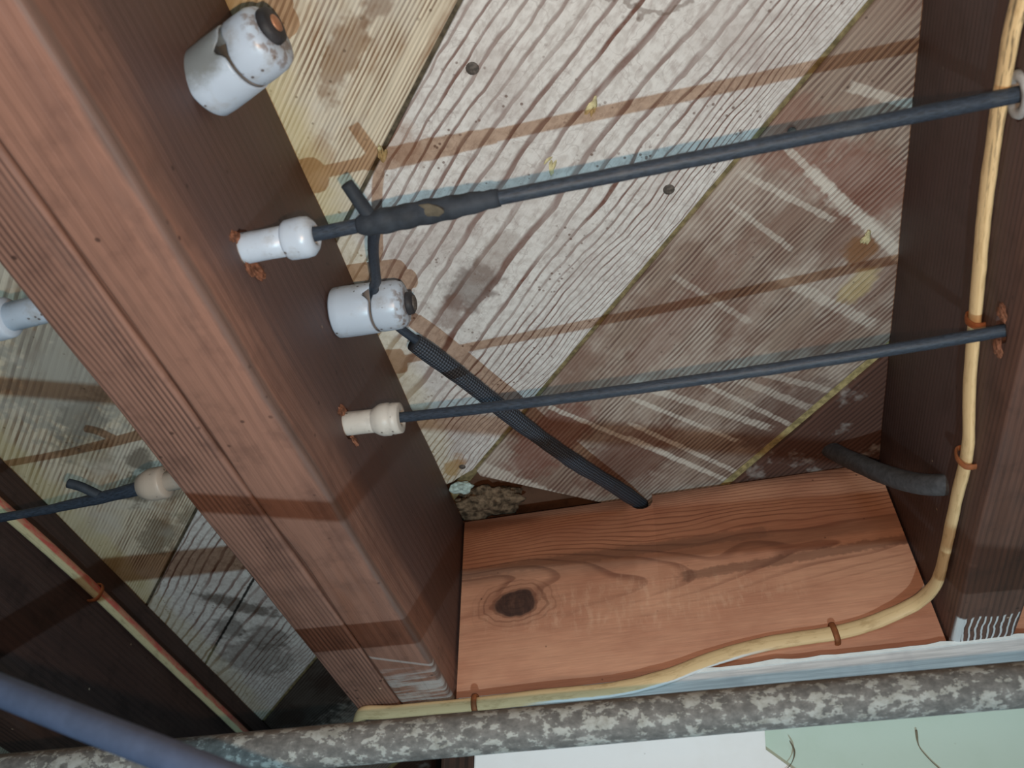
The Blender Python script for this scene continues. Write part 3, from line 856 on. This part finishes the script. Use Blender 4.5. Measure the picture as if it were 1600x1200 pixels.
# ------------------------------------------------------------------ porcelain knobs
P_BLUE = mat_porcelain('white_glazed_porcelain', (178, 189, 202))
P_SOOT = mat_porcelain('sooty_glazed_porcelain', (174, 186, 200), 0.85)
P_CREAM = mat_porcelain('cream_porcelain', (186, 180, 171), 0.0, 0.45)
P_PLAIN = mat_porcelain('plain_white_porcelain', (178, 189, 202), rimx=0.5)
P_BUFF = mat_porcelain('buff_porcelain', (170, 156, 142), 0.0, 0.45, 0.5)
M_LEATHER = flat('black_leather_washer', (46, 44, 46), 0.6, 0.35, var=0.4)
M_COPPER = flat('coppery_nail', (166, 116, 86), 0.5, 0.5, 0.4, var=0.3)
def knob(base, axis, r, label, mat, th0, ydir, nail):
    mtx = frame(base, axis, ydir)
    k = empty('porcelain_insulator', mtx=mtx)
    def hole(th):
        d1 = math.atan2(math.sin(th - th0), math.cos(th - th0))
        d2 = math.atan2(math.sin(th - th0 - math.pi), math.cos(th - th0 - math.pi))
        return 0.0050 * (math.exp(-(d1 / 0.20) ** 2) + math.exp(-(d2 / 0.20) ** 2))
    wave = lambda th: 0.0009 * math.cos(2 * (th - th0) + 0.9)
    pb = [(0, 0), (0, r * .93), (0.0012, r * .985), (0.006, r), (0.016, r), (0.026, r * .985), (0.0272, r * .955), (0.0255, r * .90), (0.0200, r * .80), (0.0200, 0)]
    wb_ = [0, 0, 0, 0, 0.0, 1, 1, 1, 0, 0]
    new_obj('knob_base', lathe_bm(pb, 56, lambda th, i: wb_[i] * (wave(th) - hole(th))), mat, k, None, True)
    pc = [(0.0310, 0), (0.0310, r * .78), (0.0282, r * .88), (0.0286, r * .94), (0.0296, r * .965), (0.035, r * .965), (0.042, r * .945), (0.0455, r * .86), (0.0470, r * .72), (0.0474, r * .3), (0.0474, 0)]
    wc = [0, 0, 1, 1, 1, .25, 0, 0, 0, 0, 0]
    new_obj('knob_cap', lathe_bm(pc, 56, lambda th, i: wc[i] * (wave(th) + 0.25 * hole(th))), mat, k, None, True)
    ox, oy, oz, wr, hd, tl, nm = nail
    wsh = new_obj('leather_washer', lathe_bm([(0, 0), (0, wr), (0.0015, wr * 1.04), (0.0042, wr * .98), (0.0050, wr * .8), (0.0050, 0)], 22), M_LEATHER, k,
                  Matrix.Translation((ox, oy, oz)) @ Matrix.Rotation(math.radians(tl), 4, 'Z'), True)
    new_obj('nail_head', lathe_bm([(0.0044, 0), (0.0044, hd), (0.0056, hd), (0.0062, hd * .7), (0.0064, 0)], 16), nm, wsh, None, True)
    return tag(k, label, 'insulator', 'porcelain knobs')
knob((0.0005, -0.4713, -0.0760), (1.0, -0.37, 0.02), 0.0172, 'large white porcelain knob without a wire near the top, grey soot on it', P_SOOT, math.radians(226), (0, 1, 0), (0.0468, -0.0035, -0.001, 0.0088, 0.0042, 5, M_COPPER))
knob((0.0005, -0.3025, -0.0541), (1.0, 0.05, -0.01), 0.0166, 'large white porcelain knob with a black wire threaded through it', P_BLUE, math.radians(195), (0, 1, 0), (0.0468, 0.001, 0.001, 0.0072, 0.0052, 0, M_IRON))

# ------------------------------------------------------------------ porcelain tubes
def ptube(base, axis, L, rb, rh, label, mat, bore=0.0042, collar=False, ang=0.0, hl=0.016):
    k = empty('porcelain_tube', mtx=frame(base, axis))
    nb = L - hl
    body = [(-0.030, rb * .95), (-0.002, rb * .98), (0.0, rb), (nb * .5, rb * .97), (nb, rb * .99)]
    new_obj('tube_body', lathe_bm([(-0.030, 0)] + body + [(nb + .002, rb * .6), (nb + .002, 0)], 32), mat, k, None, True)
    if collar:
        hp = [(nb - .004, rb * .97), (nb + .000, rh * .94), (nb + .002, rh), (nb + .0065, rh * 1.01), (nb + .0078, rh * .93), (nb + .0092, rh * .97), (nb + .014, rh * .93), (L - .001, rh * .80), (L, rh * .62), (L - .001, bore), (L - .008, bore), (L - .008, 0)]
    else:
        hp = [(nb - .001, rb * .97), (nb, rh * .93), (nb + .001, rh * .985), (nb + .003, rh), (nb + .009, rh * 1.02), (nb + .0125, rh * .97), (L - .0012, rh * .76), (L, rh * .56), (L - .001, bore), (L - .008, bore), (L - .008, 0)]
    new_obj('tube_head', lathe_bm(hp, 36), mat, k, None, True)
    return tag(k, label, 'insulator', 'porcelain tubes')
ptube((0.0, -0.4028, -0.1190), (1, 0.0, -0.03), 0.0395, 0.0081, 0.0104, 'white porcelain tube with a round head just above the wired knob', P_BLUE)
ptube((0.0, -0.2585, -0.1117), (1, 0.02, -0.05), 0.0365, 0.0077, 0.0104, 'cream porcelain tube with a collared head below the wired knob', P_CREAM, collar=True, hl=0.0150)
ptube((-0.0801, -0.392, -0.118), (-1, 0.03, -0.02), 0.086, 0.0082, 0.0115, 'white porcelain tube cut off by the left picture edge', P_PLAIN, hl=0.020)
ptube((-0.0801, -0.2385, -0.1140), (-1, 0.06, -0.01), 0.078, 0.0070, 0.0112, 'beige-topped porcelain tube head at the sooty bay wire', P_BUFF, hl=0.0200)
ring = empty('porcelain_tube', mtx=frame((W, -0.4043, -0.1241), (-1, 0, 0)))
new_obj('tube_rim', lathe_bm([(-0.015, .0108), (0.0, .0108), (0.0014, .0100), (0.0016, .0075), (0.0006, .0058), (-0.015, .0055)], 28), flat('grey_dusty_porcelain', (150, 148, 146), 0.7, 0.3, var=0.3), ring, None, True)
tag(ring, 'grey porcelain tube rim sunk in the dark right joist', 'insulator', 'porcelain tubes')

# ------------------------------------------------------------------ wires
M_WIRE = mat_wire()
M_TAPE = flat('black_friction_tape', (42, 47, 54), 0.7, 0.3, var=0.35, scale=90, bump=0.5)
A1, B1 = Vector((0.034, -0.4036, -0.1205)), Vector((0.384, -0.4043, -0.1243))
def along(a, b, x, sag=0.0):
    t = (x - a.x) / (b.x - a.x)
    p = a.lerp(b, t)
    p.z -= sag * 4 * t * (1 - t)
    return p
w1 = empty('insulated_wire', A1)
tube_obj('wire', [along(A1, B1, x) for x in (0.030, .05, .075, .10, .14, .20, .26, .32, .384)], 0.0037, M_WIRE, w1, n=14, per=10, wob=0.0002)
tube_obj('tape_wrap', [along(A1, B1, x) for x in (.062, .070, .078, .088, .100, .115, .135)], lambda s: 0.0041 + 0.0022 * max(0, min(1, s / .08)) * max(0, 1 - max(0, (s - .45) / .55)) ** .6 + .0003 * math.sin(s * 40), M_TAPE, w1, n=16, per=6, wob=0.0005)
bm = lump_bm(1.0, 3.3, (.0075, .0030, .0012), 0.5, 2)
new_obj('tape_flap', bm, flat('loose_tape_end', (88, 82, 70), 0.8, 0.2, var=0.3), w1, Matrix.Translation(along(A1, B1, 0.1005) - A1 + Vector((0, -0.0035, -0.0046))) @ Matrix.Rotation(math.radians(18), 4, 'Y') @ Matrix.Rotation(math.radians(-30), 4, 'X'))
sp = along(A1, B1, 0.070)
tube_obj('wire_stub', [sp + Vector((0.001, 0.002, 0.001)), sp + Vector((-0.003, -0.010, 0.003)), sp + Vector((-0.0065, -0.0215, 0.005))], lambda s: 0.0039 - .0006 * s, M_TAPE, w1, n=12, per=6, wob=0.0004)
tag(w1, 'taped black wire running from the white tube high across the bay', 'wire', 'black wires')

A2, B2 = Vector((0.030, -0.2585, -0.1135)), Vector((0.383, -0.2890, -0.1530))
w2 = tube_obj('insulated_wire', [along(A2, B2, x, 0.0045) for x in (0.028, .06, .10, .15, .20, .25, .30, .345, .383)], 0.0033, M_WIRE, None, n=14, per=10, wob=0.0002)
tag(w2, 'thin black wire from the cream collared tube to a torn hole', 'wire', 'black wires')

br = empty('insulated_wire', (0.0705, -0.405, -0.122))
P0 = Vector((0.0705, -0.4020, -0.1215))
tube_obj('wire', [P0, (0.0560, -0.372, -0.098), (0.0400, -0.332, -0.068), (0.0335, -0.3205, -0.0590), (0.0285, -0.3025, -0.0530), (0.0310, -0.285, -0.0490), (0.0390, -0.268, -0.0480), (0.052, -0.245, -0.046)], lambda s: 0.0031, M_WIRE, br, n=12, per=8, wob=0.0002)
loom_pts = [(0.0400, -0.262, -0.0485), (0.062, -0.222, -0.0470), (0.092, -0.160, -0.0430), (0.120, -0.098, -0.0330), (0.146, -0.038, -0.0170), (0.1650, 0.012, -0.0030)]
tube_obj('braided_sleeve', loom_pts, lambda s: 0.0064 + .0003 * math.sin(s * 23) , mat_loom(), br, n=20, per=14, wob=0.0004)
tag(br, 'black branch wire with a braided sleeve from the splice through knob into block', 'wire', 'black wires')

M_LOOM2 = flat('dusty_grey_loom', (72, 72, 74), 0.75, 0.25, var=0.25, scale=200)
l2 = tube_obj('loom_sleeve', [(0.328, -0.018, 0.010), (0.333, -0.030, -0.010), (0.340, -0.052, -0.040), (0.349, -0.078, -0.074), (0.357, -0.100, -0.100), (0.3675, -0.1215, -0.1215), (0.386, -0.134, -0.129)], 0.0074, M_LOOM2, None, n=18, per=10, wob=0.0003)
tag(l2, 'dusty grey loom sleeve curving from the boards into the dark joist', 'sleeve')

wl = empty('insulated_wire', (-0.157, -0.2335, -0.115))
tube_obj('wire', [(-0.150, -0.2345, -0.1148), (-0.17, -0.2320, -0.115), (-0.20, -0.2290, -0.1150), (-0.24, -0.2265, -0.1152), (-0.30, -0.226, -0.116), (-0.372, -0.226, -0.117)], lambda s: 0.0050 - 0.0018 * min(1, s / .38), M_WIRE, wl, n=14, per=8, wob=0.0004)
tube_obj('wire_stub', [(-0.190, -0.2290, -0.1140), (-0.199, -0.2400, -0.1125), (-0.2075, -0.2450, -0.1110)], 0.0034, M_TAPE, wl, n=10, per=6, wob=0.0003)
tag(wl, 'black spliced wire with a short stub in the left sooty bay', 'wire', 'black wires')

fg = tube_obj('round_cable', [(-0.60, -0.438, -0.128), (-0.30, -0.402, -0.243), (-0.0606, -0.3731, -0.3363), (0.0184, -0.3636, -0.3665), (0.20, -0.342, -0.436), (0.45, -0.312, -0.532)], 0.0056, flat('smooth_blue_grey_sheath', (58, 69, 90), 0.5, 0.4, var=0.1), None, n=16, per=10)
tag(fg, 'blurred blue-grey cable close to the camera in the bottom left corner', 'cable')

# ------------------------------------------------------------------ flat sheathed cables and their staples
CR = [(0.365, -0.56, -0.135), (0.365, -0.4516, -0.1180), (0.365, -0.4170, -0.1146), (0.365, -0.3514, -0.1170), (0.3652, -0.2955, -0.1250), (0.3652, -0.2334, -0.1357), (0.3650, -0.1917, -0.1482), (0.3645, -0.1416, -0.1481), (0.364, -0.0765, -0.1481),
      (0.3625, -0.0420, -0.1475), (0.3570, -0.0180, -0.1455), (0.3420, -0.0080, -0.1475), (0.318, -0.0068, -0.1525), (0.2920, -0.0066, -0.1563), (0.2452, -0.0066, -0.1585), (0.2062, -0.0075, -0.1655),
      (0.1661, -0.0100, -0.1780), (0.1270, -0.0110, -0.1840), (0.0733, -0.0110, -0.1836), (0.0232, -0.0110, -0.1842), (-0.044, -0.0105, -0.1832), (-0.0700, -0.0075, -0.1808), (-0.0810, 0.0020, -0.1800), (-0.0840, 0.020, -0.178)]
CRU = [(-1, 0, 0)] * 9 + [(-1, -.15, 0), (-.75, -.65, 0), (-.25, -1, 0)] + [(0, -1, 0)] * 12
CR = [(p[0] + (0.0022 if k < 10 else 0), p[1] + (0.0032 if 11 < k < 16 else 0.0022 if 15 < k < 21 else 0), p[2]) for k, p in enumerate(CR)]
cab = tube_obj('sheathed_cable', CR, 0.0057, mat_cable('cream_cable_sheath', (214, 184, 138), (172, 140, 96), True), None, n=20, per=8, wob=0.0003, flat=(1.0, 0.5), ups=CRU)
tag(cab, 'cream sheathed cable bending down the dark joist and along the orange board', 'cable', 'sheathed cables')
CL = [(-0.3555, -0.50, -0.049), (-0.3555, -0.25, -0.044), (-0.3555, -0.1604, -0.0413), (-0.3555, -0.1092, -0.0390), (-0.3555, -0.0194, -0.0372), (-0.3555, 0.1017, -0.0379), (-0.3555, 0.2979, -0.0380), (-0.3555, 0.50, -0.040)]
cab2 = tube_obj('sheathed_cable', CL, 0.0062, mat_cable('red_striped_cable_sheath', (196, 186, 148), (150, 140, 108), False, 0.31), None, n=18, per=8, wob=0.0003, flat=(1.0, 0.72), up=(1, 0, 0))
tag(cab2, 'pale cable with a faded red stripe along the sooty black joist', 'cable', 'sheathed cables')

def staple(p, along_dir, nrm, w, label, rise=0.0060, r=0.0012):
    """wire staple straddling a cable: p on the timber face, nrm out of it"""
    n = Vector(nrm).normalized()
    a = Vector(along_dir).normalized()
    s = n.cross(a).normalized()
    p = Vector(p)
    pts = [p - n * .004 + s * w, p + n * rise * .6 + s * w, p + n * rise + s * w * .7, p + n * (rise + .0012), p + n * rise - s * w * .7, p + n * rise * .6 - s * w, p - n * .004 - s * w]
    bm, org = sweep_bm(pts, r, n=8, per=5, origin=p, flat=(0.8, 1.9), up=tuple(a))
    o = new_obj('cable_staple', bm, M_RUST, None, Matrix.Translation(p), True)
    return tag(o, label, 'staple', 'cable staples')
staple((W, -0.2755, -0.1285), (0, 1, -.15), (-1, 0, 0), .0064, 'flat rusty staple over the cream cable near the torn hole', .0054)
staple((W, -0.1830, -0.1485), (0, 1, -.1), (-1, 0, 0), .0082, 'rusty staple standing proud on the cream cable above the bend', .0066)
staple((0.2940, 0.0, -0.1560), (1, 0, .08), (0, -1, 0), .0076, 'rusty staple holding the cream cable to the orange board', .0062)
staple((0.0200, -0.0050, -0.1842), (1, 0, 0), (0, -1, 0), .0066, 'rust-brown staple on the cream cable beside the heavy joist end', .0090)
staple((-0.361, -0.0170, -0.0372), (0, 1, 0), (1, 0, 0), .0085, 'rusty staple on the red-striped cable in the dark bay', .0098)

# ------------------------------------------------------------------ debris in the open corner
M_DIRT = flat('mud_nest', (98, 82, 66), 0.95, 0.1, var=0.75, scale=170, bump=0.8)
dn = new_obj('debris_clump', lump_bm(0.021, 5.2, (1.45, 0.85, 0.42), 0.5, 4, 2.0), M_DIRT, None, Matrix.Translation((0.024, -0.014, 0.006)), True)
tag(dn, 'brown clump of dirt packed in the corner above the knotty board', 'debris')
pb_ = new_obj('plaster_lump', lump_bm(0.0082, 1.7, (1.15, 0.85, 0.55), 0.5, 3, 1.6), flat('pale_blue_plaster', (168, 184, 178), 0.9, 0.15, var=0.3, scale=260, bump=0.7), None, Matrix.Translation((0.0115, -0.0475, -0.001)))
tag(pb_, 'pale blue-grey lump of plaster beside the heavy joist', 'debris')
